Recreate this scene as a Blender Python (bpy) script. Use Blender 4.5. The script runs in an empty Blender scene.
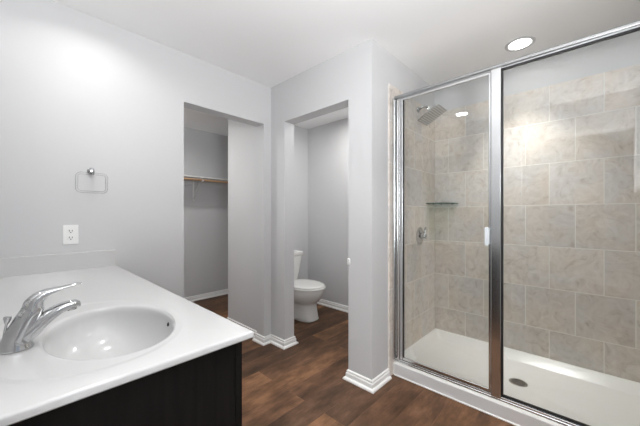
import bpy, bmesh, math, random
from mathutils import Vector, Matrix

random.seed(4)
S = bpy.context.scene
COL = S.collection
PI = math.pi

# ------------------------------------------------------------------ camera
cam_d = bpy.data.cameras.new('camera')
cam_d.sensor_width = 36.0
cam_d.lens = 288.2 / 640 * 36
cam_d.shift_y = 2.6 / 640
cam_d.clip_start = 0.02
cam = bpy.data.objects.new('camera', cam_d)
COL.objects.link(cam)
cam.location = (0, 0, 1.209)
cam.rotation_euler = (PI / 2, 0, math.radians(43.17 - 90))
S.camera = cam

# ------------------------------------------------------------------ world, added fill lights, exposure
world = bpy.data.worlds.new('world')
S.world = world
world.use_nodes = True
world.node_tree.nodes['Background'].inputs[0].default_value = (0.8, 0.88, 1.0, 1)
world.node_tree.nodes['Background'].inputs[1].default_value = 0.6

def area_light(name, loc, rot, size, watts, color=(1, 1, 1), shape='DISK', size_y=None, spread=PI):
    l = bpy.data.lights.new(name, 'AREA')
    l.shape = shape
    l.size = size
    if size_y: l.size_y = size_y
    l.energy = watts
    l.color = color
    l.spread = spread
    o = bpy.data.objects.new(name, l)
    COL.objects.link(o)
    o.location = loc
    o.rotation_euler = rot
    return o

# added fill light at a made-up bedroom window, behind the photographer
area_light('added_bedroom_fill', (-2.98, -1.28, 1.45), (0, -PI / 2 - math.radians(12), 0), 1.5, 75, (0.97, 0.99, 1.0), 'RECTANGLE', 1.05)
# added ceiling-bounce fill at a made-up right wall window, out of the picture
area_light('added_ceiling_fill', (0.28, -0.40, 1.45), (PI / 2 + math.radians(72), 0, 0), 0.5, 76, (0.98, 0.99, 1.0), 'RECTANGLE', 0.25)

S.view_settings.view_transform = 'Standard'
S.view_settings.look = 'None'
S.view_settings.exposure = -0.25
S.view_settings.gamma = 1.0
S.view_settings.use_curve_mapping = False
S.cycles.max_bounces = 12
S.cycles.diffuse_bounces = 7
S.cycles.glossy_bounces = 6
S.cycles.transparent_max_bounces = 16
S.cycles.transmission_bounces = 8
S.cycles.use_denoising = True
S.cycles.caustics_reflective = False
S.cycles.caustics_refractive = False
S.cycles.sample_clamp_indirect = 6.0

# ------------------------------------------------------------------ materials
def mat(name, color, rough=0.5, metal=0.0, spec=0.5, coat=0.0):
    m = bpy.data.materials.new(name)
    m.use_nodes = True
    b = m.node_tree.nodes['Principled BSDF']
    b.inputs['Base Color'].default_value = (*color, 1)
    b.inputs['Roughness'].default_value = rough
    b.inputs['Metallic'].default_value = metal
    b.inputs['Specular IOR Level'].default_value = spec
    b.inputs['Coat Weight'].default_value = coat
    return m

class NT:
    def __init__(s, m):
        s.t = m.node_tree; s.n = s.t.nodes; s.b = s.n['Principled BSDF']
    def node(s, kind, **props):
        n = s.n.new(kind)
        for k, v in props.items(): setattr(n, k, v)
        return n
    def link(s, a, b): s.t.links.new(a, b)
    def math(s, op, a, b=0.0):
        n = s.node('ShaderNodeMath', operation=op)
        for i, v in enumerate((a, b)):
            if hasattr(v, 'links'): s.link(v, n.inputs[i])
            else: n.inputs[i].default_value = v
        return n.outputs[0]
    def mix(s, fac, a, b, mode='MIX'):
        n = s.node('ShaderNodeMix', data_type='RGBA', blend_type=mode)
        for sock, v in ((n.inputs[0], fac), (n.inputs[6], a), (n.inputs[7], b)):
            if hasattr(v, 'links'): s.link(v, sock)
            elif isinstance(v, tuple): sock.default_value = (*v, 1)
            else: sock.default_value = v
        return n.outputs[2]
    def ramp(s, fac, stops):
        n = s.node('ShaderNodeValToRGB')
        el = n.color_ramp.elements
        while len(el) < len(stops): el.new(0.5)
        for e, (p, c) in zip(el, stops):
            e.position = p; e.color = (*c, 1)
        s.link(fac, n.inputs[0])
        return n.outputs[0]

def paint(name, color, rough=0.6, bump=0.04, spec=0.3):
    m = mat(name, color, rough, spec=spec)
    t = NT(m)
    g = t.node('ShaderNodeNewGeometry')
    no = t.node('ShaderNodeTexNoise'); no.inputs['Scale'].default_value = 180; no.inputs['Detail'].default_value = 2
    t.link(g.outputs['Position'], no.inputs['Vector'])
    bp = t.node('ShaderNodeBump'); bp.inputs['Strength'].default_value = bump; bp.inputs['Distance'].default_value = 0.004
    t.link(no.outputs[0], bp.inputs['Height'])
    t.link(bp.outputs[0], t.b.inputs['Normal'])
    return m

M_WALL = paint('light_grey_wall_paint', (0.625, 0.627, 0.635), 0.55)
M_CEIL = paint('white_ceiling_paint', (0.92, 0.92, 0.92), 0.8)
M_TRIM = mat('white_trim_paint', (0.86, 0.86, 0.85), 0.35)
M_CHROME = mat('polished_chrome', (0.57, 0.575, 0.58), 0.07, 1.0)
M_ALU = mat('bright_anodized_aluminium', (0.66, 0.67, 0.68), 0.20, 1.0)
M_NICKEL = mat('satin_nickel', (0.52, 0.50, 0.47), 0.35, 1.0)
M_HEAD = mat('dark_chrome_head', (0.40, 0.39, 0.38), 0.3, 1.0)
M_BLACK = mat('black_rubber_gasket', (0.012, 0.012, 0.013), 0.5)
M_DARKHOLE = mat('dark_opening', (0.02, 0.02, 0.02), 0.8)
M_MARBLE = mat('white_cultured_marble', (0.60, 0.60, 0.60), 0.16, spec=0.5)
M_CHINA = mat('white_vitreous_china', (0.83, 0.83, 0.81), 0.10)
M_SEAT = mat('white_plastic_seat', (0.84, 0.84, 0.82), 0.25)
M_ACRYL = mat('white_shower_acrylic', (0.84, 0.84, 0.82), 0.28)
M_PLATE = mat('white_plastic_plate', (0.85, 0.85, 0.84), 0.3)
M_RAIL = mat('brushed_aluminium_rail', (0.42, 0.43, 0.44), 0.32, 1.0)
M_PULL = mat('frosted_plastic_pull', (0.70, 0.75, 0.80), 0.3)
M_RING = mat('pale_grey_lamp_trim', (0.62, 0.62, 0.62), 0.5)
M_MIRROR = mat('silvered_mirror_glass', (0.9, 0.91, 0.91), 0.01, 1.0)
M_SHELF = mat('white_painted_shelf', (0.82, 0.82, 0.81), 0.45)

def glass(name, tint, rough=0.0, ior=1.5):
    m = bpy.data.materials.new(name); m.use_nodes = True
    t = m.node_tree; t.nodes.clear()
    out = t.nodes.new('ShaderNodeOutputMaterial')
    mix = t.nodes.new('ShaderNodeMixShader')
    tr = t.nodes.new('ShaderNodeBsdfTransparent'); tr.inputs[0].default_value = (*tint, 1)
    gl = t.nodes.new('ShaderNodeBsdfGlossy'); gl.inputs['Roughness'].default_value = rough
    fr = t.nodes.new('ShaderNodeFresnel'); fr.inputs['IOR'].default_value = ior
    t.links.new(fr.outputs[0], mix.inputs[0]); t.links.new(tr.outputs[0], mix.inputs[1])
    t.links.new(gl.outputs[0], mix.inputs[2]); t.links.new(mix.outputs[0], out.inputs[0])
    return m
M_GLASS = glass('clear_shower_glass', (0.975, 0.985, 0.98))
M_GREENGLASS = glass('green_edged_shelf_glass', (0.62, 0.78, 0.70))
M_CLEAR = glass('clear_acrylic', (0.985, 0.985, 0.985), 0.05, 1.18)
M_DOORGLASS = glass('coated_door_glass', (0.975, 0.985, 0.98), 0.0, 1.56)

def emitter(name, color, strength):
    m = bpy.data.materials.new(name); m.use_nodes = True
    b = m.node_tree.nodes['Principled BSDF']
    b.inputs['Base Color'].default_value = (0.9, 0.9, 0.9, 1)
    b.inputs['Emission Color'].default_value = (*color, 1)
    b.inputs['Emission Strength'].default_value = strength
    return m
M_LENS = emitter('glowing_lamp_lens', (1, 0.98, 0.95), 4.0)

def floor_material():
    m = mat('rustic_brown_plank', (0.1, 0.05, 0.03), 0.5, spec=0.2)
    t = NT(m)
    g = t.node('ShaderNodeNewGeometry')
    mp = t.node('ShaderNodeMapping'); mp.inputs['Location'].default_value = (1.115, 0.190, 0)
    t.link(g.outputs['Position'], mp.inputs['Vector'])
    br = t.node('ShaderNodeTexBrick', offset=0.37, offset_frequency=2)
    for k, v in (('Scale', 1.0), ('Mortar Size', 0.0013), ('Mortar Smooth', 0.2), ('Brick Width', 1.21), ('Row Height', 0.1722), ('Bias', 0.0)):
        br.inputs[k].default_value = v
    br.inputs['Color1'].default_value = (0, 0, 0, 1); br.inputs['Color2'].default_value = (1, 1, 1, 1); br.inputs['Mortar'].default_value = (0.5, 0.5, 0.5, 1)
    t.link(mp.outputs[0], br.inputs['Vector'])
    rnd = t.node('ShaderNodeRGBToBW'); t.link(br.outputs['Color'], rnd.inputs[0])
    # each plank gets its own slice of the grain noise
    comb = t.node('ShaderNodeCombineXYZ'); t.link(t.math('MULTIPLY', rnd.outputs[0], 9.0), comb.inputs[2])
    add = t.node('ShaderNodeVectorMath', operation='ADD')
    t.link(g.outputs['Position'], add.inputs[0]); t.link(comb.outputs[0], add.inputs[1])
    ms = t.node('ShaderNodeMapping'); ms.inputs['Scale'].default_value = (2.6, 6.0, 1.0); t.link(add.outputs[0], ms.inputs['Vector'])
    n1 = t.node('ShaderNodeTexNoise'); n1.inputs['Scale'].default_value = 1.5; n1.inputs['Detail'].default_value = 5; n1.inputs['Roughness'].default_value = 0.62
    t.link(ms.outputs[0], n1.inputs['Vector'])
    mg = t.node('ShaderNodeMapping'); mg.inputs['Scale'].default_value = (3.0, 60.0, 1.0); t.link(add.outputs[0], mg.inputs['Vector'])
    n2 = t.node('ShaderNodeTexNoise'); n2.inputs['Scale'].default_value = 2.0; n2.inputs['Detail'].default_value = 4
    t.link(mg.outputs[0], n2.inputs['Vector'])
    base = t.ramp(n1.outputs[0], [(0.30, (0.050, 0.029, 0.018)), (0.48, (0.108, 0.059, 0.034)), (0.60, (0.165, 0.090, 0.052)), (0.75, (0.225, 0.135, 0.085))])
    tone = t.ramp(rnd.outputs[0], [(0.0, (0.60, 0.62, 0.66)), (0.5, (1.0, 0.96, 0.94)), (1.0, (1.75, 1.62, 1.42))])
    c = t.mix(1.0, base, tone, 'MULTIPLY')
    gr = t.ramp(n2.outputs[0], [(0.3, (0.87, 0.87, 0.87)), (0.7, (1.10, 1.10, 1.09))])
    c = t.mix(1.0, c, gr, 'MULTIPLY')
    c = t.mix(t.math('MULTIPLY', br.outputs['Fac'], 0.8), c, (0.150, 0.075, 0.045))
    t.link(c, t.b.inputs['Base Color'])
    ro = t.node('ShaderNodeMapRange'); ro.inputs[3].default_value = 0.42; ro.inputs[4].default_value = 0.62
    t.link(n1.outputs[0], ro.inputs[0]); t.link(ro.outputs[0], t.b.inputs['Roughness'])
    bp = t.node('ShaderNodeBump', invert=True); bp.inputs['Strength'].default_value = 0.3; bp.inputs['Distance'].default_value = 0.002
    t.link(br.outputs['Fac'], bp.inputs['Height']); t.link(bp.outputs[0], t.b.inputs['Normal'])
    return m
M_FLOOR = floor_material()

def tile_material(name, axis, shift):
    m = mat(name, (0.6, 0.55, 0.5), 0.55, spec=0.3)
    t = NT(m)
    g = t.node('ShaderNodeNewGeometry')
    sx = t.node('ShaderNodeSeparateXYZ'); t.link(g.outputs['Position'], sx.inputs[0])
    cb = t.node('ShaderNodeCombineXYZ')
    t.link(t.math('ADD', sx.outputs[axis], shift), cb.inputs[0])
    t.link(t.math('ADD', sx.outputs[2], -0.0215), cb.inputs[1])
    br = t.node('ShaderNodeTexBrick', offset=0.5, offset_frequency=2)
    for k, v in (('Scale', 1.0), ('Mortar Size', 0.0026), ('Mortar Smooth', 0.25), ('Brick Width', 0.297), ('Row Height', 0.317), ('Bias', 0.0)):
        br.inputs[k].default_value = v
    br.inputs['Color1'].default_value = (0, 0, 0, 1); br.inputs['Color2'].default_value = (1, 1, 1, 1); br.inputs['Mortar'].default_value = (0.5, 0.5, 0.5, 1)
    t.link(cb.outputs[0], br.inputs['Vector'])
    rnd = t.node('ShaderNodeRGBToBW'); t.link(br.outputs['Color'], rnd.inputs[0])
    off = t.node('ShaderNodeVectorMath', operation='SCALE'); t.link(br.outputs['Color'], off.inputs[0]); off.inputs['Scale'].default_value = 13.0
    add = t.node('ShaderNodeVectorMath', operation='ADD'); t.link(g.outputs['Position'], add.inputs[0]); t.link(off.outputs[0], add.inputs[1])
    n1 = t.node('ShaderNodeTexNoise'); n1.inputs['Scale'].default_value = 11.0; n1.inputs['Detail'].default_value = 9; n1.inputs['Roughness'].default_value = 0.72; n1.inputs['Distortion'].default_value = 1.6
    n2 = t.node('ShaderNodeTexNoise'); n2.inputs['Scale'].default_value = 3.0; n2.inputs['Detail'].default_value = 3
    t.link(add.outputs[0], n1.inputs['Vector']); t.link(add.outputs[0], n2.inputs['Vector'])
    c = t.ramp(n1.outputs[0], [(0.30, (0.49, 0.436, 0.388)), (0.44, (0.67, 0.62, 0.57)), (0.56, (0.73, 0.685, 0.64)), (0.72, (0.80, 0.765, 0.73))])
    w = t.ramp(n2.outputs[0], [(0.35, (0.95, 0.97, 1.0)), (0.65, (1.04, 1.0, 0.95))])
    c = t.mix(1.0, c, w, 'MULTIPLY')
    tone = t.ramp(rnd.outputs[0], [(0.0, (0.94, 0.94, 0.94)), (1.0, (1.05, 1.05, 1.05))])
    c = t.mix(1.0, c, tone, 'MULTIPLY')
    c = t.mix(br.outputs['Fac'], c, (0.86, 0.835, 0.79))
    t.link(c, t.b.inputs['Base Color'])
    bp = t.node('ShaderNodeBump', invert=True); bp.inputs['Strength'].default_value = 0.4; bp.inputs['Distance'].default_value = 0.002
    t.link(br.outputs['Fac'], bp.inputs['Height']); t.link(bp.outputs[0], t.b.inputs['Normal'])
    return m
M_TILE_BACK = tile_material('beige_stone_tile_back', 1, -0.0795)
M_TILE_SIDE = tile_material('beige_stone_tile_side', 0, 0.03)

def wood(name, c1, c2, scale, rough, vertical=True):
    m = mat(name, c1, rough, spec=0.18)
    t = NT(m)
    g = t.node('ShaderNodeNewGeometry')
    mp = t.node('ShaderNodeMapping'); mp.inputs['Scale'].default_value = (scale, scale, scale * 0.06) if vertical else (scale * 0.06, scale, scale)
    t.link(g.outputs['Position'], mp.inputs['Vector'])
    n = t.node('ShaderNodeTexNoise'); n.inputs['Scale'].default_value = 1.0; n.inputs['Detail'].default_value = 5
    t.link(mp.outputs[0], n.inputs['Vector'])
    t.link(t.ramp(n.outputs[0], [(0.3, c1), (0.7, c2)]), t.b.inputs['Base Color'])
    return m
M_ESPRESSO = wood('espresso_stained_wood', (0.0028, 0.0024, 0.0021), (0.008, 0.007, 0.0062), 60, 0.6)
M_DOWEL = wood('tan_wood_dowel', (0.42, 0.26, 0.15), (0.55, 0.36, 0.22), 40, 0.5, False)

# ------------------------------------------------------------------ mesh helpers
def new(): return bmesh.new()

def obj(name, bm, material, parent=None, smooth=False, loc=None, angle=None):
    me = bpy.data.meshes.new(name)
    bmesh.ops.recalc_face_normals(bm, faces=bm.faces)
    bm.to_mesh(me); bm.free()
    for m in (material if isinstance(material, (list, tuple)) else [material]): me.materials.append(m)
    if smooth:
        me.shade_smooth()
        if angle: me.set_sharp_from_angle(angle=math.radians(angle))
    o = bpy.data.objects.new(name, me)
    COL.objects.link(o)
    if parent:
        o.parent = parent
        # children keep world coordinates: the mesh is given in world space
        p = parent; off = Vector((0, 0, 0))
        while p: off += p.location; p = p.parent
        o.location = -off
    if loc: o.location = Vector(o.location) + Vector(loc)
    return o

def thing(name, label, cat, loc=(0, 0, 0), group=None):
    o = bpy.data.objects.new(name, None)
    o.empty_display_size = 0.05
    COL.objects.link(o); o.location = loc
    o['label'] = label; o['category'] = cat
    if group: o['group'] = group
    return o

def tag(o, label, cat, group=None):
    o['label'] = label; o['category'] = cat
    if group: o['group'] = group
    return o

def struct(name, bm, m, smooth=False, angle=None, label=None):
    o = obj(name, bm, m, smooth=smooth, angle=angle)
    o['kind'] = 'structure'
    if label: o['label'] = label
    return o

def box(bm, x0, x1, y0, y1, z0, z1, bev=0.0, seg=2):
    vs = [bm.verts.new((x, y, z)) for x in (x0, x1) for y in (y0, y1) for z in (z0, z1)]
    idx = ((0, 1, 3, 2), (4, 6, 7, 5), (0, 4, 5, 1), (2, 3, 7, 6), (0, 2, 6, 4), (1, 5, 7, 3))
    fs = [bm.faces.new([vs[i] for i in f]) for f in idx]
    if bev > 0:
        es = list({e for f in fs for e in f.edges})
        bmesh.ops.bevel(bm, geom=es, offset=bev, segments=seg, affect='EDGES', profile=0.5)
    return bm

def bridge(bm, a, b, closed=True):
    n = len(a)
    for i in range(n if closed else n - 1):
        j = (i + 1) % n
        bm.faces.new((a[i], a[j], b[j], b[i]))

def loft(bm, rings, cap0=True, cap1=True):
    vr = [[bm.verts.new(p) for p in r] for r in rings]
    for a, b in zip(vr, vr[1:]): bridge(bm, a, b)
    if cap0: bm.faces.new(list(reversed(vr[0])))
    if cap1: bm.faces.new(vr[-1])
    return vr

def lathe(bm, origin, axis, prof, n=32):
    """prof: list of (distance along axis, radius)"""
    ax = Vector(axis).normalized()
    u = ax.orthogonal().normalized(); v = ax.cross(u)
    o = Vector(origin)
    rings = [[o + ax * d + (u * math.cos(2 * PI * i / n) + v * math.sin(2 * PI * i / n)) * max(r, 1e-5) for i in range(n)] for d, r in prof]
    return loft(bm, rings)

def tube(bm, pts, r, n=12, closed=False, scale=None):
    """round or elliptical sweep; r = number, list, or list of (w, h)"""
    P = [Vector(p) for p in pts]; N = len(P)
    rings = []
    up = None
    for i, p in enumerate(P):
        if closed: d = P[(i + 1) % N] - P[i - 1]
        else: d = P[min(i + 1, N - 1)] - P[max(i - 1, 0)]
        d.normalize()
        if up is None:
            up = Vector((0, 0, 1)) if abs(d.z) < 0.95 else Vector((1, 0, 0))
        side = d.cross(up)
        if side.length < 1e-4: side = d.orthogonal()
        side.normalize(); up2 = side.cross(d).normalized(); up = up2
        rr = r[i] if isinstance(r, (list, tuple)) else r
        w, h = rr if isinstance(rr, (list, tuple)) else (rr, rr)
        rings.append([p + side * math.cos(2 * PI * k / n) * w + up2 * math.sin(2 * PI * k / n) * h for k in range(n)])
    if closed:
        vr = [[bm.verts.new(q) for q in rg] for rg in rings]
        for i in range(N): bridge(bm, vr[i], vr[(i + 1) % N])
    else: loft(bm, rings)
    return bm

def bez(p0, p1, p2, p3, n):
    o = []
    for i in range(n + 1):
        t = i / n; a = (1 - t)
        o.append(Vector(p0) * a ** 3 + Vector(p1) * 3 * a * a * t + Vector(p2) * 3 * a * t * t + Vector(p3) * t ** 3)
    return o

def lerp(a, b, t): return a + (b - a) * t

# ------------------------------------------------------------------ dimensions
H = 2.44
YL = 2.2415            # wall with the towel ring and the closet opening
XC, XC2 = 1.702, 1.82  # wall with the toilet opening
YS = 1.104             # short return wall and left shower wall
XB = 2.79              # shower back wall tile face
ZO = 2.0706            # opening height
YO1, YO2 = 2.044, 1.3073
XO1, XO2 = 0.8846, 1.6185
XP = 1.65             # closet side wall
XT, YT = 2.884, 2.94   # toilet room
YK = 4.11              # closet back wall
ZT = 2.197             # top of shower tile
YR = -0.365            # right end of the shower
XW = -0.10             # vanity wall

# ------------------------------------------------------------------ room shell
bm = new(); box(bm, -3.1, 3.2, -2.0, 4.4, -0.10, 0.0); struct('floor', bm, M_FLOOR)
bm = new(); box(bm, -3.1, 3.2, -2.0, 4.4, H, H + 0.1); struct('ceiling', bm, M_CEIL)

bm = new()
box(bm, -0.22, XO1, YL, YL + 0.118, 0, H)
box(bm, XO2, XC, YL, YL + 0.118, 0, H)
box(bm, XO1, XO2, YL, YL + 0.118, ZO, H)
struct('wall_left', bm, M_WALL)
bm = new()
box(bm, XC, XC2, YS, YO2, 0, H)
box(bm, XC, XC2, YO1, YL + 0.118, 0, H)
box(bm, XC, XC2, YO2, YO1, ZO, H)
struct('wall_center', bm, M_WALL)
bm = new(); box(bm, XP, XC2, YL + 0.118, 2.96, 0, H); struct('wall_closet_side', bm, M_WALL)
bm = new(); box(bm, XC2, 3.0, YT, 2.96, 0, H); struct('wall_toilet_end', bm, M_WALL)
bm = new(); box(bm, XT, 3.0, 1.24, YT, 0, H); struct('wall_toilet_back', bm, M_WALL)
bm = new(); box(bm, XC2, 3.0, YS, 1.24, 0, H); struct('wall_return', bm, M_WALL)
bm = new(); box(bm, XB + 0.01, 3.0, YR - 0.14, YS, 0, H); struct('wall_shower_back', bm, M_WALL)
bm = new(); 
for a in ((-0.10, 0.0, 0, H), (0.6, XB + 0.01, 0, H), (0.0, 0.6, 0, 0.93), (0.0, 0.6, 2.07, H)):
    box(bm, a[0], a[1], YR - 0.14, YR - 0.01, a[2], a[3])
struct('wall_right', bm, M_WALL)
bm = new()
box(bm, XW - 0.12, XW, 0.60, YL, 0, H)
box(bm, XW - 0.12, XW, YR - 0.14, -0.31, 0, H)
box(bm, XW - 0.12, XW, -0.31, 0.60, ZO, H)
struct('wall_vanity', bm, M_WALL)
# closet shell
bm = new(); box(bm, 0.18, 2.82, YK, YK + 0.12, 0, H); struct('wall_closet_back', bm, M_WALL)
bm = new(); box(bm, 0.18, 0.30, YL + 0.118, YK, 0, H); struct('wall_closet_left', bm, M_WALL)
bm = new(); box(bm, 2.70, 2.82, 2.96, YK, 0, H); struct('wall_closet_right', bm, M_WALL)
# bedroom behind the photographer, with an added window opening for the fill
bm = new()
box(bm, -3.1, -3.0, -2.0, -1.82, 0, H); box(bm, -3.1, -3.0, -0.74, 2.5, 0, H)
box(bm, -3.1, -3.0, -1.82, -0.74, 0, 0.70); box(bm, -3.1, -3.0, -1.82, -0.74, 2.2, H)
struct('wall_bedroom_back', bm, M_WALL)
bm = new(); box(bm, -3.0, -0.10, -2.0, -1.9, 0, H); struct('wall_bedroom_right', bm, M_WALL)
bm = new(); box(bm, -3.0, -0.22, 2.36, 2.46, 0, H); struct('wall_bedroom_left', bm, M_WALL)
bm = new(); box(bm, -0.22, -0.10, -1.9, YR - 0.14, 0, H); struct('wall_bedroom_front', bm, M_WALL)
bm = new()
for a in ((-1.82, -1.77, 0.70, 2.2), (-0.79, -0.74, 0.70, 2.2), (-1.77, -0.79, 0.70, 0.75), (-1.77, -0.79, 2.15, 2.2), (-1.77, -0.79, 1.43, 1.47)):
    box(bm, -3.07, -3.03, *a)
struct('window_added_1', bm, M_TRIM)  # frame of the made-up bedroom window around the fill light
bm = new()
for a in ((0.0, 0.04, 0.93, 2.07), (0.56, 0.6, 0.93, 2.07), (0.04, 0.56, 0.93, 0.97), (0.04, 0.56, 2.03, 2.07)):
    box(bm, a[0], a[1], YR - 0.10, YR - 0.06, a[2], a[3])
struct('window_added_2', bm, M_TRIM)  # frame added in the right wall to go with the ceiling-bounce fill

# shower tile, a centimetre proud of the drywall
bm = new(); box(bm, XB, XB + 0.012, YR - 0.01, YS, 0.05, ZT); struct('wall_tile_back', bm, M_TILE_BACK)
bm = new(); box(bm, 1.922, XB, YS - 0.010, YS + 0.003, 0.0, ZT, 0.002, 1); struct('wall_tile_left', bm, M_TILE_SIDE)
bm = new(); box(bm, 1.922, XB, YR - 0.012, YR, 0.0, ZT, 0.002, 1); struct('wall_tile_right', bm, M_TILE_SIDE)

# baseboards: a profile swept along a path with mitred corners, room on the right of the path
PROF = [(0, 0), (0.031, 0), (0.031, 0.006), (0.028, 0.013), (0.022, 0.017), (0.015, 0.019), (0.015, 0.045), (0.0125, 0.049), (0.0085, 0.051), (0.0085, 0.055), (0.011, 0.058), (0.010, 0.065), (0.004, 0.070), (0, 0.070)]
def baseboard(name, path):
    P = [Vector((p[0], p[1])) for p in path]
    bm = new(); rings = []
    for i, p in enumerate(P):
        ns = []
        if i > 0: d = (P[i] - P[i - 1]).normalized(); ns.append(Vector((d.y, -d.x)))
        if i < len(P) - 1: d = (P[i + 1] - P[i]).normalized(); ns.append(Vector((d.y, -d.x)))
        if len(ns) == 2:
            m = ns[0] + ns[1]; m = m / m.dot(ns[0])
        else: m = ns[0]
        rings.append([(p.x + m.x * a, p.y + m.y * a, z) for a, z in PROF])
    loft(bm, rings)
    return struct(name, bm, M_TRIM)
baseboard('baseboard_left', [(0.46, YL), (XO1, YL), (XO1, YL + 0.118), (0.30, YL + 0.118), (0.30, YK), (2.70, YK), (2.70, 2.96), (XP, 2.96), (XP, YL + 0.118), (XO2, YL + 0.118), (XO2, YL), (XC, YL), (XC, YO1), (XC2, YO1), (XC2, YT), (XT, YT), (XT, 1.24)])
baseboard('baseboard_center', [(XC2, YO2), (XC, YO2), (XC, YS), (1.922, YS)])
baseboard('baseboard_right', [(1.98, YR - 0.01), (XW, YR - 0.01)])

# ------------------------------------------------------------------ vanity
ZC = 0.8887
VY0, VY1, VX1 = 0.6831, YL - 0.002, 0.4587
v = thing('bathroom_vanity', 'dark espresso wood vanity cabinet under the long white countertop', 'vanity cabinet', (0.15, 1.45, 0))
VX0 = XW + 0.002
bm = new(); box(bm, VX0, 0.410, VY0 + 0.016, VY0 + 0.034, 0.0, ZC - 0.021); obj('end_panel', bm, M_ESPRESSO, v)
bm = new(); box(bm, VX0, 0.410, VY1 - 0.02, VY1 - 0.002, 0.0, ZC - 0.021); obj('end_panel', bm, M_ESPRESSO, v)
bm = new(); box(bm, VX0, 0.410, VY0 + 0.034, VY1 - 0.02, 0.10, 0.118); obj('bottom_panel', bm, M_ESPRESSO, v)
bm = new(); box(bm, 0.335, 0.35, VY0 + 0.034, VY1 - 0.02, 0.0, 0.10); obj('toe_kick', bm, M_ESPRESSO, v)
bm = new()
fy0, fy1 = VY0 + 0.034, VY1 - 0.02
for (a, b, z0, z1) in ((fy0, fy1, 0.118, 0.15), (fy0, fy1, 0.83, ZC - 0.021)):
    box(bm, 0.392, 0.410, a, b, z0, z1)
W = (fy1 - fy0)
for k in range(5):
    y = fy0 + W * k / 4
    box(bm, 0.392, 0.410, max(fy0, y - 0.02), min(fy1, y + 0.02), 0.15, 0.83)
obj('face_frame', bm, M_ESPRESSO, v)
def shaker(y0, y1, z0, z1):
    bm = new(); x0, x1 = 0.4125, 0.432
    w = 0.055
    box(bm, x0, x1, y0, y0 + w, z0, z1); box(bm, x0, x1, y1 - w, y1, z0, z1)
    box(bm, x0, x1, y0 + w, y1 - w, z0, z0 + w); box(bm, x0, x1, y0 + w, y1 - w, z1 - w, z1)
    box(bm, x0, x1 - 0.009, y0 + w, y1 - w, z0 + w, z1 - w)
    return bm
dw = (VY1 - VY0 - 0.032) / 4
for k in range(4):
    y0 = VY0 + 0.016 + dw * k
    obj('door', shaker(y0 + 0.001, y0 + dw - 0.003, 0.12, ZC - 0.024), M_ESPRESSO, v)

# one-piece countertop with an oval bowl sunk into it
top = thing('vanity_countertop', 'long white countertop with oval sink bowl and raised side splash', 'countertop', (0.15, 1.45, ZC))
bm = new()
NA = 128
rc = Vector((0.17, 1.02))                      # centre of the rings
def rect_pt(a, inset):
    x0, x1, y0, y1 = VX0 + (0 if inset == 0 else 0.0), VX1 - inset, VY0 + inset, VY1
    dx, dy = math.cos(a), math.sin(a)
    t = 1e9
    if dx > 1e-9: t = min(t, (x1 - rc.x) / dx)
    if dx < -1e-9: t = min(t, (x0 - rc.x) / dx)
    if dy > 1e-9: t = min(t, (y1 - rc.y) / dy)
    if dy < -1e-9: t = min(t, (y0 - rc.y) / dy)
    return rc.x + dx * t, rc.y + dy * t
angs = sorted([2 * PI * i / NA for i in range(NA)] + [math.atan2(y - rc.y, x - rc.x) % (2 * PI) for x in (VX0, VX1) for y in (VY0, VY1)])
def rect_ring(inset, z):
    out = []
    for a in angs:
        # scale the outermost ring so corners stay sharp in plan
        x, y = rect_pt(a, 0)
        x = min(x, VX1 - inset) if x > rc.x else x
        y = max(y, VY0 + inset) if y < rc.y else y
        out.append((x, y, z))
    return out
def sup_ring(cx, cy, ax, ay, n, z):
    out = []
    for a in angs:
        c, s = math.cos(a), math.sin(a)
        k = (abs(c / ax) ** n + abs(s / ay) ** n) ** (-1.0 / n)
        out.append((cx + c * k, cy + s * k, z))
    return out
rings = [rect_ring(0.010, ZC - 0.0195), rect_ring(0.003, ZC - 0.0195), rect_ring(0.0, ZC - 0.0165), rect_ring(0.0, ZC - 0.006), rect_ring(0.0012, ZC - 0.0025), rect_ring(0.004, ZC - 0.0005), rect_ring(0.007, ZC)]
rings += [sup_ring(0.15, 1.045, 0.226, 0.310, 2.2, ZC), sup_ring(0.15, 1.045, 0.220, 0.304, 2.2, ZC - 0.0006), sup_ring(0.15, 1.045, 0.210, 0.293, 2.2, ZC - 0.0028), sup_ring(0.15, 1.045, 0.204, 0.287, 2.2, ZC - 0.0034)]
BX, BY, BA, BB, BD = 0.200, 1.02, 0.147, 0.222, 0.125
rings += [sup_ring(BX, BY, BA + 0.014, BB + 0.014, 2.05, ZC - 0.0037), sup_ring(BX, BY, BA + 0.009, BB + 0.009, 2.05, ZC - 0.0044), sup_ring(BX, BY, BA + 0.004, BB + 0.004, 2.05, ZC - 0.0066), sup_ring(BX, BY, BA, BB, 2.05, ZC - 0.012)]
def bowl_scale(u): return math.cos(u) ** 0.62
for i in range(1, 15):
    u = PI / 2 * i / 15.0
    s = bowl_scale(u)
    rings.append(sup_ring(BX, BY, BA * s, BB * s, 2.0, ZC - 0.012 - BD * math.sin(u)))
under = [sup_ring(BX, BY, (BA + 0.012) * 0.30, (BB + 0.012) * 0.30, 2.0, ZC - 0.026 - BD)]
for i in range(13, 0, -1):
    u = PI / 2 * i / 15.0
    s = bowl_scale(u)
    under.append(sup_ring(BX, BY, (BA + 0.012) * s, (BB + 0.012) * s, 2.0, ZC - 0.022 - (BD + 0.003) * math.sin(u)))
under.append(sup_ring(BX, BY, BA + 0.013, BB + 0.013, 2.0, ZC - 0.0195))
vr = loft(bm, under + rings, cap0=True, cap1=True)
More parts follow.
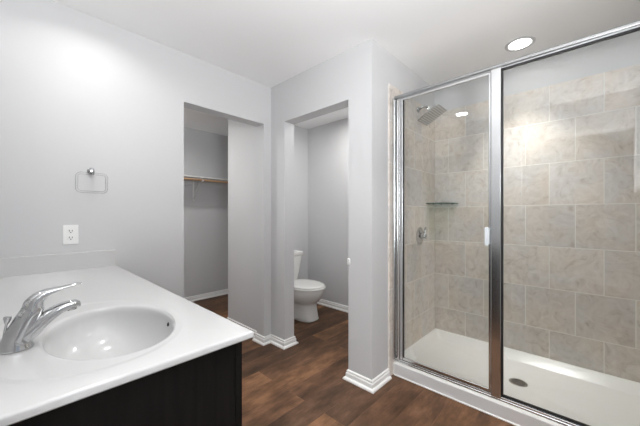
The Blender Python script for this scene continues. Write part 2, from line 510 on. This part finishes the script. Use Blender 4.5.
# underside of the slab, around the outside of the bowl
obj('slab', bm, M_MARBLE, top, smooth=True, angle=40)
bm = new(); box(bm, VX0, VX1 - 0.005, VY1 - 0.020, VY1, ZC - 0.001, 0.990, 0.003, 2); obj('side_splash', bm, M_MARBLE, top)
bm = new(); box(bm, VX0, VX0 + 0.018, VY0, VY1 - 0.021, ZC - 0.001, 0.990, 0.003, 2); obj('back_splash', bm, M_MARBLE, top)
# overflow hole on the front of the bowl, pop-up drain at its bottom
u = 0.17; s = bowl_scale(u); phi = math.radians(-6)
hp = Vector((BX + BA * s * math.cos(phi), BY + BB * s * math.sin(phi), ZC - 0.012 - BD * math.sin(u)))
bm = new(); lathe(bm, hp + Vector((0.004, 0, 0)), (-1, 0, 0.32), [(0, 0.0062), (0.006, 0.0062), (0.0062, 0.005), (0.0063, 0.0)], 20)
oh = obj('overflow_hole', bm, M_DARKHOLE, top, smooth=True, angle=40); oh['label'] = 'small dark overflow hole'
bm = new(); lathe(bm, (BX, BY, ZC - 0.012 - BD), (0, 0, 1), [(0, 0.022), (0.002, 0.022), (0.004, 0.019), (0.007, 0.016), (0.009, 0.010), (0.0095, 0.0)], 28)
obj('drain_stopper', bm, M_CHROME, top, smooth=True, angle=40)

# faucet
FX, FY, FZ = 0.003, 1.015, ZC - 0.0026
f = thing('faucet', 'chrome single lever faucet on the countertop behind the sink bowl', 'faucet', (FX, FY, FZ))
def fell(cx, cz, w, d, n=28, tilt=0.0):
    ct, st = math.cos(tilt), math.sin(tilt)
    return [(cx + math.cos(2 * PI * i / n) * d * ct, FY + math.sin(2 * PI * i / n) * w, cz - math.cos(2 * PI * i / n) * d * st) for i in range(n)]
bm = new()
loft(bm, [fell(FX + 0.002, FZ, 0.030, 0.032), fell(FX + 0.002, FZ + 0.004, 0.030, 0.032), fell(FX + 0.002, FZ + 0.008, 0.028, 0.030), fell(FX + 0.003, FZ + 0.022, 0.0265, 0.028),
          fell(FX + 0.011, FZ + 0.045, 0.0245, 0.0255, tilt=0.22), fell(FX + 0.024, FZ + 0.075, 0.0225, 0.0225, tilt=0.36), fell(FX + 0.034, FZ + 0.096, 0.0210, 0.0205, tilt=0.42), fell(FX + 0.035, FZ + 0.098, 0.0195, 0.019, tilt=0.42)])
obj('body', bm, M_CHROME, f, smooth=True, angle=50)
bm = new()
p = bez((FX + 0.014, FY, FZ + 0.027), (FX + 0.045, FY, FZ + 0.048), (FX + 0.066, FY, FZ + 0.084), (FX + 0.111, FY, FZ + 0.086), 14)
p += [Vector((FX + 0.118, FY, FZ + 0.083)), Vector((FX + 0.121, FY, FZ + 0.077))]
rad = [(lerp(0.025, 0.0175, i / 14), lerp(0.022, 0.0115, i / 14)) for i in range(15)] + [(0.012, 0.008), (0.007, 0.004)]
tube(bm, p, rad, 20)
obj('spout', bm, M_CHROME, f, smooth=True, angle=60)
bm = new(); lathe(bm, (FX + 0.105, FY, FZ + 0.080), (0.12, 0, -1), [(0, 0.0105), (0.009, 0.0105), (0.0095, 0.009), (0.0095, 0)], 20)
obj('aerator', bm, M_CHROME, f, smooth=True, angle=40)
bm = new()
p = bez((FX + 0.030, FY, FZ + 0.088), (FX + 0.034, FY, FZ + 0.128), (FX + 0.062, FY, FZ + 0.130), (FX + 0.126, FY, FZ + 0.139), 18)
rad = []
for i in range(19):
    t = i / 18
    w = lerp(0.0225, 0.0135, min(1, t * 1.3)) if t < 0.9 else lerp(0.0135, 0.005, (t - 0.9) / 0.1)
    h = 0.0195 if t < 0.15 else (lerp(0.0195, 0.0045, min(1, (t - 0.15) / 0.60)) if t < 0.9 else lerp(0.0045, 0.002, (t - 0.9) / 0.1))
    rad.append((w, h))
tube(bm, p, rad, 20)
obj('lever_handle', bm, M_CHROME, f, smooth=True, angle=60)
bm = new()
tube(bm, [(FX - 0.020, FY, FZ + 0.016), (FX - 0.013, FY, FZ + 0.068)], 0.0026, 10)
lathe(bm, (FX - 0.0132, FY, FZ + 0.064), (0.12, 0, 1), [(0, 0.003), (0.004, 0.005), (0.014, 0.0075), (0.018, 0.0065), (0.019, 0)], 18)
obj('lift_rod', bm, M_CHROME, f, smooth=True, angle=40)

# ------------------------------------------------------------------ vanity wall mirror (seen in the glass and the chrome)
bm = new(); box(bm, XW + 0.001, XW + 0.006, 0.93, YL - 0.03, 1.0, 2.03); o = obj('wall_mirror', bm, M_MIRROR)
tag(o, 'frameless wall mirror above the vanity countertop', 'mirror')

# ------------------------------------------------------------------ towel ring and outlet
tr = thing('towel_ring', 'clear towel ring hanging from a chrome post on the left wall', 'towel ring', (0.329, YL, 1.483))
bm = new()
lathe(bm, (0.329, YL - 0.0005, 1.483), (0, -1, 0), [(0, 0.019), (0.004, 0.019), (0.007, 0.015), (0.010, 0.0105), (0.032, 0.0095), (0.038, 0.0125), (0.050, 0.0125), (0.054, 0.010), (0.055, 0)], 24)
lathe(bm, (0.329, YL - 0.044, 1.476), (0, 0, -1), [(0, 0.010), (0.014, 0.0095), (0.020, 0.0075), (0.021, 0)], 18)
obj('mounting_post', bm, M_CHROME, tr, smooth=True, angle=40)
bm = new()
pts = []
w2, z1, z0, rr = 0.072, 1.462, 1.352, 0.022
for (cx, cz, a0) in ((w2 - rr, z1 - rr, 0), (-w2 + rr, z1 - rr, 90), (-w2 + rr, z0 + rr, 180), (w2 - rr, z0 + rr, 270)):
    for k in range(7):
        a = math.radians(a0 + 15 * k)
        z = cz + rr * math.sin(a)
        pts.append((0.329 + cx + rr * math.cos(a), YL - 0.044 + (z1 - z) * 0.10, z))
tube(bm, pts, 0.0062, 12, closed=True)
obj('ring', bm, M_CLEAR, tr, smooth=True)

ou = thing('wall_outlet', 'white double electrical outlet on the wall above the side splash', 'outlet', (0.234, YL, 1.097))
bm = new(); box(bm, 0.199, 0.269, YL - 0.0055, YL - 0.0003, 1.040, 1.154, 0.002, 2); obj('cover_plate', bm, M_PLATE, ou)
for zc in (1.117, 1.077):
    bm = new()
    rings = []
    for d, sc in ((0.005, 1.0), (0.0072, 1.0), (0.0077, 0.95)):
        rg = []
        for i in range(28):
            a = 2 * PI * i / 28
            x, z = 0.0175 * math.cos(a), max(-0.0135, min(0.0135, 0.0175 * math.sin(a)))
            rg.append((0.234 + x * sc, YL - d, zc + z * sc))
        rings.append(rg)
    loft(bm, rings)
    rec = obj('receptacle', bm, M_PLATE, ou)
    bm = new()
    box(bm, 0.2258, 0.2288, YL - 0.0084, YL - 0.0070, zc - 0.002, zc + 0.0085)
    box(bm, 0.2392, 0.2422, YL - 0.0084, YL - 0.0070, zc - 0.001, zc + 0.0075)
    lathe(bm, (0.234, YL - 0.0070, zc - 0.007), (0, -1, 0), [(0, 0.0032), (0.0014, 0.0032), (0.0014, 0)], 10)
    obj('slots', bm, M_DARKHOLE, rec)
bm = new(); lathe(bm, (0.234, YL - 0.005, 1.097), (0, -1, 0), [(0, 0.0034), (0.0012, 0.003), (0.0015, 0)], 12); obj('screw', bm, M_PLATE, ou)

# small white bumper on the edge of the toilet doorway
bm = new(); box(bm, XC - 0.006, XC + 0.026, YO2 - 0.016, YO2 + 0.010, 0.845, 0.893, 0.004, 3)
o = obj('door_bumper', bm, M_PLATE, smooth=True, angle=30); tag(o, 'tiny white bumper on the right edge of the toilet doorway', 'bumper')

# ------------------------------------------------------------------ closet shelf and rod
sh = thing('closet_shelf', 'white closet shelf with bracket on the closet back wall', 'shelf', (1.5, 4.0, 1.72))
bm = new(); box(bm, 0.302, 2.698, 3.80, YK - 0.001, 1.716, 1.734, 0.0015, 1); obj('board', bm, M_SHELF, sh)
bm = new(); box(bm, 0.302, 2.698, YK - 0.019, YK - 0.001, 1.628, 1.7155); obj('cleat', bm, M_WALL, sh)
for bx in (1.745, 0.75):
    bm = new()
    box(bm, bx - 0.011, bx + 0.011, YK - 0.027, YK - 0.020, 1.415, 1.7155, 0.001, 1)
    box(bm, bx - 0.011, bx + 0.011, 3.815, YK - 0.027, 1.710, 1.7155)
    tube(bm, [(bx, 3.86, 1.711), (bx, 3.95, 1.60), (bx, YK - 0.026, 1.44)], (0.006, 0.006, 0.006), 8)
    hk = [(bx, 3.83, 1.712)] + [(bx, 3.803 - 0.0225 * math.sin(math.radians(a)) * -1 if False else 3.803 + 0.0225 * math.cos(math.radians(a)), 1.685 + 0.0225 * math.sin(math.radians(a))) for a in range(30, -191, -20)]
    tube(bm, hk, [(0.010, 0.004)] * len(hk), 8)
    obj('bracket', bm, M_SHELF, sh)
bm = new(); lathe(bm, (0.304, 3.803, 1.685), (1, 0, 0), [(0, 0.014), (2.392, 0.014)], 20)
o = obj('closet_rod', bm, M_DOWEL, smooth=True, angle=40); tag(o, 'tan wooden hanging rod under the front of the closet shelf', 'rod')

# ------------------------------------------------------------------ toilet (faces -Y, its tank against the end wall)
TX = 2.368
t = thing('toilet', 'white toilet with closed lid in the small room beyond the doorway', 'toilet', (TX, 2.6, 0))
def egg(yf, yb, yc, hw, z, n=40, nf=2.0, nb=2.6):
    out = []
    for i in range(n):
        a = 2 * PI * i / n
        c, s_ = math.cos(a), math.sin(a)
        e = nb if s_ > 0 else nf
        x = hw * math.copysign(abs(c) ** (2 / e), c)
        L = (yb - yc) if s_ > 0 else (yc - yf)
        out.append((TX + x, yc + L * math.copysign(abs(s_) ** (2 / e), s_), z))
    return out
bm = new()
loft(bm, [egg(2.298, 2.80, 2.47, 0.120, 0.0000, nf=2.8), egg(2.292, 2.80, 2.47, 0.124, 0.0120, nf=2.8), egg(2.300, 2.80, 2.47, 0.118, 0.0300, nf=2.8), egg(2.312, 2.80, 2.47, 0.113, 0.1000, nf=2.7), egg(2.322, 2.80, 2.47, 0.111, 0.1750, nf=2.6),
          egg(2.318, 2.80, 2.47, 0.120, 0.1960, nf=2.4), egg(2.285, 2.82, 2.47, 0.148, 0.2172, nf=2.2), egg(2.252, 2.85, 2.47, 0.172, 0.2509), egg(2.228, 2.88, 2.46, 0.187, 0.2925), egg(2.214, 2.90, 2.46, 0.194, 0.3324), egg(2.212, 2.90, 2.46, 0.196, 0.3545), egg(2.214, 2.90, 2.46, 0.194, 0.3642), egg(2.225, 2.90, 2.46, 0.185, 0.3660)])
obj('bowl', bm, M_CHINA, t, smooth=True, angle=50)
bm = new()
loft(bm, [egg(2.206, 2.70, 2.455, 0.200, 0.3665), egg(2.197, 2.70, 2.455, 0.207, 0.3700), egg(2.197, 2.70, 2.455, 0.207, 0.3820), egg(2.203, 2.70, 2.455, 0.202, 0.3860)])
obj('seat', bm, M_SEAT, t, smooth=True, angle=50)
bm = new()
loft(bm, [egg(2.212, 2.705, 2.455, 0.196, 0.3875), egg(2.207, 2.705, 2.455, 0.200, 0.3910), egg(2.207, 2.705, 2.455, 0.200, 0.3990), egg(2.215, 2.70, 2.455, 0.193, 0.4060), egg(2.26, 2.66, 2.455, 0.15, 0.4100), egg(2.36, 2.60, 2.455, 0.07, 0.4120)])
obj('lid', bm, M_SEAT, t, smooth=True, angle=50)
for s_ in (-1, 1):
    bm = new(); lathe(bm, (TX + s_ * 0.075 - 0.022, 2.712, 0.383), (1, 0, 0), [(0, 0.011), (0.002, 0.013), (0.042, 0.013), (0.044, 0.011)], 16)
    obj('hinge', bm, M_SEAT, t, smooth=True, angle=40)
def rrect(cx, cy, hx, hy, r, z, n=6):
    out = []
    for (sx, sy, a0) in ((1, 1, 0), (-1, 1, 90), (-1, -1, 180), (1, -1, 270)):
        for k in range(n + 1):
            a = math.radians(a0 + 90 * k / n)
            out.append((cx + sx * (hx - r) + r * math.cos(a), cy + sy * (hy - r) + r * math.sin(a), z))
    return out
bm = new()
loft(bm, [rrect(TX, 2.838, 0.150, 0.080, 0.04, 0.3680), rrect(TX, 2.838, 0.172, 0.088, 0.045, 0.41), rrect(TX, 2.836, 0.192, 0.093, 0.04, 0.50), rrect(TX, 2.834, 0.212, 0.096, 0.035, 0.62), rrect(TX, 2.833, 0.220, 0.097, 0.03, 0.695)])
obj('tank', bm, M_CHINA, t, smooth=True, angle=50)
bm = new()
loft(bm, [rrect(TX, 2.833, 0.230, 0.100, 0.03, 0.6955), rrect(TX, 2.833, 0.238, 0.1045, 0.032, 0.701), rrect(TX, 2.833, 0.238, 0.1045, 0.032, 0.736), rrect(TX, 2.833, 0.230, 0.098, 0.03, 0.746), rrect(TX, 2.833, 0.205, 0.080, 0.025, 0.748)])
obj('tank_lid', bm, M_CHINA, t, smooth=True, angle=50)
bm = new()
lathe(bm, (TX - 0.155, 2.742, 0.655), (0, -1, 0), [(0, 0.016), (0.006, 0.016), (0.012, 0.010), (0.018, 0.0)], 18)
tube(bm, [(TX - 0.155, 2.726, 0.655), (TX - 0.115, 2.722, 0.648), (TX - 0.075, 2.722, 0.640)], [(0.006, 0.008), (0.005, 0.007), (0.005, 0.008)], 10)
obj('flush_lever', bm, M_CHROME, t, smooth=True, angle=40)
for s_ in (-1, 1):
    bm = new(); lathe(bm, (TX + s_ * 0.128, 2.60, 0.0), (0, 0, 1), [(0, 0.018), (0.010, 0.018), (0.020, 0.012), (0.024, 0)], 16)
    obj('bolt_cap', bm, M_SEAT, t, smooth=True, angle=40)

# ------------------------------------------------------------------ shower pan
XF = 1.983
sp = thing('shower_pan', 'white shower base with raised curb inside the glass enclosure', 'shower base', (2.4, 0.37, 0))
bm = new()
PX0, PX1, PY0, PY1 = XF, XB - 0.0005, YR + 0.0005, YS - 0.0105
def pan_ring(x0, x1, y0, y1, r, z, zf=None):
    pts = []
    plan = []
    m1 = max(XF + 0.086, x0 + r + 0.002); m2 = max(XF + 0.133, x0 + r + 0.02)
    for (cx, cy, a0) in ((x1 - r, y1 - r, 0), (x0 + r, y1 - r, 90), (x0 + r, y0 + r, 180), (x1 - r, y0 + r, 270)):
        plan += [(cx + r * math.cos(math.radians(a0 + 15 * k)), cy + r * math.sin(math.radians(a0 + 15 * k))) for k in range(7)]
        if a0 == 0: plan += [(m2, y1), (m1, y1)]
        if a0 == 180: plan += [(m1, y0), (m2, y0)]
    for x, y in plan:
        zz = z
        if zf is not None:
            tt = max(0, min(1, (x - (XF + 0.086)) / 0.047)); zz = lerp(zf, z, tt)
        pts.append((x, y, zz))
    return pts
DX, DY = 2.415, 0.368
rings = [pan_ring(PX0, PX1, PY0, PY1, 0.002, 0.0), pan_ring(PX0, PX1, PY0, PY1, 0.002, 0.122 - 0.006, 0.094), pan_ring(PX0 + 0.005, PX1 - 0.001, PY0 + 0.001, PY1 - 0.001, 0.003, 0.122, 0.100),
         pan_ring(PX0 + 0.062, PX1 - 0.013, PY0 + 0.013, PY1 - 0.013, 0.02, 0.122, 0.100), pan_ring(PX0 + 0.069, PX1 - 0.021, PY0 + 0.021, PY1 - 0.021, 0.025, 0.116, 0.095),
         pan_ring(PX0 + 0.080, PX1 - 0.060, PY0 + 0.06, PY1 - 0.06, 0.04, 0.062, 0.058), pan_ring(PX0 + 0.090, PX1 - 0.075, PY0 + 0.075, PY1 - 0.075, 0.05, 0.056, 0.054)]
n0 = len(rings[0])
def drain_ring(r, z):
    out = []
    for p_ in rings[-1]:
        a = math.atan2(p_[1] - DY, p_[0] - DX)
        out.append((DX + r * math.cos(a), DY + r * math.sin(a), z))
    return out
rings.append(drain_ring(0.056, 0.043))
loft(bm, rings, cap0=True, cap1=True)
obj('basin', bm, M_ACRYL, sp, smooth=True, angle=45)
bm = new()
lathe(bm, (DX, DY, 0.0425), (0, 0, 1), [(0, 0.055), (0.0022, 0.055), (0.0030, 0.052), (0.0025, 0.048), (0.0025, 0)], 36)
dr = obj('drain_cover', bm, M_NICKEL, sp, smooth=True, angle=40); dr['label'] = 'round metal drain cover'
bm = new()
for i in range(-3, 4):
    hw = math.sqrt(max(0, 0.042 ** 2 - (i * 0.011) ** 2))
    box(bm, DX + i * 0.011 - 0.002, DX + i * 0.011 + 0.002, DY - hw, DY + hw, 0.0448, 0.0454)
obj('slots', bm, M_DARKHOLE, dr)
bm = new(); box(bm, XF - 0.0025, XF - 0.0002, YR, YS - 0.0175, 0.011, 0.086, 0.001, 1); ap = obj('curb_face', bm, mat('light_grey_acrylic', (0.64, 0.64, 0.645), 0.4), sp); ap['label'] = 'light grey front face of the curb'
bm = new(); box(bm, XF - 0.009, XF - 0.0003, YR, YS - 0.0175, 0.0, 0.011, 0.004, 3); o = struct('trim_1', bm, M_TRIM)

# ------------------------------------------------------------------ shower enclosure
GX = 2.005
en = thing('shower_enclosure', 'chrome framed glass shower enclosure with hinged door and fixed panel', 'shower enclosure', (GX, 0.37, 0.10))
JY1 = YS - 0.0105
bm = new(); box(bm, 1.990, 2.030, YR + 0.001, JY1, 2.0965, 2.1205, 0.008, 5); box(bm, 1.997, 2.023, YR + 0.03, JY1 - 0.03, 2.0885, 2.0975)
obj('header_rail', bm, M_RAIL, en)
bm = new()
box(bm, 1.992, 2.032, YR + 0.001, JY1, 0.1018, 0.112, 0.002, 1)
box(bm, 1.999, 2.006, YR + 0.001, JY1, 0.111, 0.122, 0.001, 1)
box(bm, 2.016, 2.030, YR + 0.001, JY1, 0.111, 0.130, 0.002, 1)
obj('sill_track', bm, M_ALU, en)
bm = new()
box(bm, 1.966, 2.028, JY1 - 0.014, JY1, 0.122, 2.096, 0.002, 1)
box(bm, 1.997, 2.023, JY1 - 0.044, JY1 - 0.019, 0.122, 2.096, 0.004, 2)
obj('wall_jamb', bm, M_ALU, en)
bm = new(); box(bm, 1.994, 2.028, YR + 0.001, YR + 0.025, 0.112, 2.096, 0.002, 1); obj('wall_jamb', bm, M_ALU, en)
PYL, PYR = 0.441, 0.389
bm = new(); box(bm, 1.990, 2.030, PYR, PYL, 0.112, 2.096, 0.003, 2); obj('center_post', bm, M_ALU, en)
# hinged door
DY0, DY1, DZ0, DZ1 = PYL + 0.002, JY1 - 0.046, 0.128, 2.086
bm = new()
box(bm, 1.996, 2.016, DY0, DY0 + 0.012, DZ0, DZ1, 0.002, 1); box(bm, 1.996, 2.016, DY1 - 0.024, DY1, DZ0, DZ1, 0.003, 2)
box(bm, 1.998, 2.014, DY0 + 0.012, DY1 - 0.024, DZ1 - 0.012, DZ1); box(bm, 1.998, 2.014, DY0 + 0.012, DY1 - 0.024, DZ0, DZ0 + 0.018, 0.002, 1)
door = obj('door_frame', bm, M_ALU, en)
bm = new(); box(bm, 2.0045, 2.0095, DY0 + 0.0121, DY1 - 0.0241, DZ0 + 0.0181, DZ1 - 0.0121); obj('door_glass', bm, M_DOORGLASS, door)
bm = new(); box(bm, 2.000, 2.012, DY1 - 0.029, DY1 - 0.0243, DZ0 + 0.02, DZ1 - 0.013); obj('gasket', bm, M_BLACK, door)
bm = new()
box(bm, 1.960, 1.968, DY0 + 0.004, DY0 + 0.026, 1.028, 1.138, 0.003, 2); box(bm, 1.966, 1.9958, DY0 + 0.003, DY0 + 0.009, 1.035, 1.131, 0.002, 1)
h_ = obj('pull_handle', bm, M_PULL, door); h_['label'] = 'small pale pull handle'
# fixed panel
bm = new(); box(bm, 2.004, 2.010, YR + 0.0255, PYR - 0.001, 0.131, 2.088); obj('fixed_glass', bm, M_GLASS, en)
bm = new()
box(bm, 1.998, 2.016, PYR - 0.009, PYR - 0.0005, 0.131, 2.088)
box(bm, 1.998, 2.016, YR + 0.0255, PYR - 0.009, 2.079, 2.088)
box(bm, 2.000, 2.0145, YR + 0.0255, PYR - 0.009, 0.131, 0.138)
obj('gasket', bm, M_BLACK, en)

# ------------------------------------------------------------------ shower fittings on the left tile wall
WY = YS - 0.0102
hd = thing('overhead_rain_shower', 'square chrome rain shower head on an arm from the tile wall', 'shower head', (2.42, WY, 2.12))
bm = new(); lathe(bm, (2.415, WY, 2.130), (0, -1, 0), [(0, 0.028), (0.004, 0.028), (0.009, 0.020), (0.012, 0.012), (0.012, 0)], 24); obj('flange', bm, M_CHROME, hd, smooth=True, angle=40)
hc = Vector((2.460, 0.990, 2.070)); ncap = Vector((0, math.sin(0.52), math.cos(0.52)))
bm = new()
pe = hc + ncap * 0.036
tube(bm, bez((2.415, WY - 0.006, 2.130), (2.415, WY - 0.07, 2.165), (2.458, pe.y + 0.018, pe.z + 0.055), tuple(pe), 14), 0.0095, 14)
obj('arm', bm, M_CHROME, hd, smooth=True, angle=50)
R = Matrix.Rotation(-0.52, 4, 'X')
bm = new(); box(bm, -0.1, 0.1, -0.1, 0.1, -0.004, 0.005, 0.003, 2); lathe(bm, (0, 0, 0.005), (0, 0, 1), [(0, 0.026), (0.006, 0.022), (0.012, 0.014), (0.030, 0.013), (0.036, 0.010)], 20)
bm.transform(Matrix.Translation(hc) @ R)
obj('plate', bm, M_HEAD, hd, smooth=True, angle=30)
bm = new()
for i in range(10):
    y = -0.085 + i * 0.0189
    box(bm, -0.09, 0.09, y - 0.0045, y + 0.0045, -0.0075, -0.004, 0.001, 1)
bm.transform(Matrix.Translation(hc) @ R)
sf = obj('spray_strips', bm, mat('pale_rubber_nozzles', (0.62, 0.61, 0.59), 0.5), hd)

vx, vz = 2.452, 1.030
va = thing('shower_valve', 'chrome shower valve with lever handle low on the tile wall', 'shower valve', (vx, WY, vz))
bm = new(); lathe(bm, (vx, WY, vz), (0, -1, 0), [(0, 0.078), (0.003, 0.078), (0.008, 0.070), (0.013, 0.040), (0.016, 0.030), (0.016, 0)], 36); obj('escutcheon', bm, M_CHROME, va, smooth=True, angle=50)
bm = new(); lathe(bm, (vx, WY - 0.015, vz), (0, -1, 0), [(0, 0.027), (0.028, 0.025), (0.040, 0.022), (0.044, 0.014), (0.045, 0)], 24); obj('hub', bm, M_CHROME, va, smooth=True, angle=50)
bm = new()
tube(bm, bez((vx, WY - 0.042, vz + 0.005), (vx, WY - 0.044, vz + 0.03), (vx, WY - 0.044, vz + 0.05), (vx, WY - 0.052, vz + 0.080), 8), [(0.012 - 0.0005 * i, 0.008 - 0.0004 * i) for i in range(9)], 14)
obj('lever_handle', bm, M_CHROME, va, smooth=True, angle=50)

bm = new()
cx, cy, r_ = XB - 0.0005, WY - 0.0003, 0.212
def quarter(z, r):
    return [(cx, cy, z)] + [(cx - r * math.cos(math.radians(a)), cy - r * math.sin(math.radians(a)), z) for a in range(0, 91, 5)]
loft(bm, [quarter(1.316, r_ - 0.001), quarter(1.317, r_), quarter(1.324, r_), quarter(1.325, r_ - 0.001)])
gs = thing('corner_shelf', 'quarter round glass shelf in the tiled shower corner', 'shelf', (cx, cy, 1.32))
obj('glass_plate', bm, M_GREENGLASS, gs)
for (bx, by) in ((cx - 0.06, cy - 0.006), (cx - 0.16, cy - 0.006), (cx - 0.006, cy - 0.06), (cx - 0.006, cy - 0.16)):
    bm = new(); lathe(bm, (bx, by, 1.309), (0, 0, 1), [(0, 0.004), (0.001, 0.0055), (0.007, 0.0055)], 12); obj('support_pin', bm, M_CHROME, gs)

# ------------------------------------------------------------------ recessed ceiling lights
def downlight(x, y, watts, label, color=(1, 0.985, 0.96), r=0.062, spread=150, lens=None):
    o = thing('recessed_light', label, 'ceiling light', (x, y, H))
    bm = new()
    n = 40
    prof = [(H - 0.0005, 0.092), (H - 0.005, 0.090), (H - 0.008, 0.078), (H - 0.006, 0.070), (H - 0.002, 0.066), (H - 0.0005, 0.066)]
    vr = [[bm.verts.new((x + q * math.cos(2 * PI * i / n), y + q * math.sin(2 * PI * i / n), z)) for i in range(n)] for z, q in prof]
    for a, b in zip(vr, vr[1:]): bridge(bm, a, b)
    bridge(bm, vr[-1], vr[0])
    obj('trim_ring', bm, M_RING, o, smooth=True, angle=50)
    bm = new(); lathe(bm, (x, y, H - 0.0002), (0, 0, -1), [(0, r + 0.0035), (0.002, r + 0.003), (0.0035, r - 0.004), (0.004, 0)], 40)
    obj('lens', bm, lens or M_LENS, o, smooth=True, angle=40)
    l = area_light('lamp', (x, y, H - 0.010), (0, 0, 0), r * 2, watts, color, spread=math.radians(spread))
    l.parent = o; l.location = (0, 0, -0.010)
    return o
downlight(2.485, 0.368, 6.2, 'round glowing recessed light in the ceiling over the shower', spread=76, lens=emitter('bright_lamp_lens', (1, 0.98, 0.95), 22.0))
downlight(0.32, 1.13, 4.5, 'round recessed light in the ceiling above the sink', spread=170)
downlight(0.32, 1.87, 2.7, 'round recessed light in the ceiling over the far end of the countertop')
downlight(2.35, 1.95, 13.5, 'round recessed light in the ceiling of the toilet room', spread=175)
downlight(1.5, 0.1, 13, 'added recessed fill light in the ceiling in front of the shower', spread=100)  # lamp added out of view to brighten the shower
downlight(0.75, 3.13, 17, 'round recessed light in the closet ceiling', spread=165)
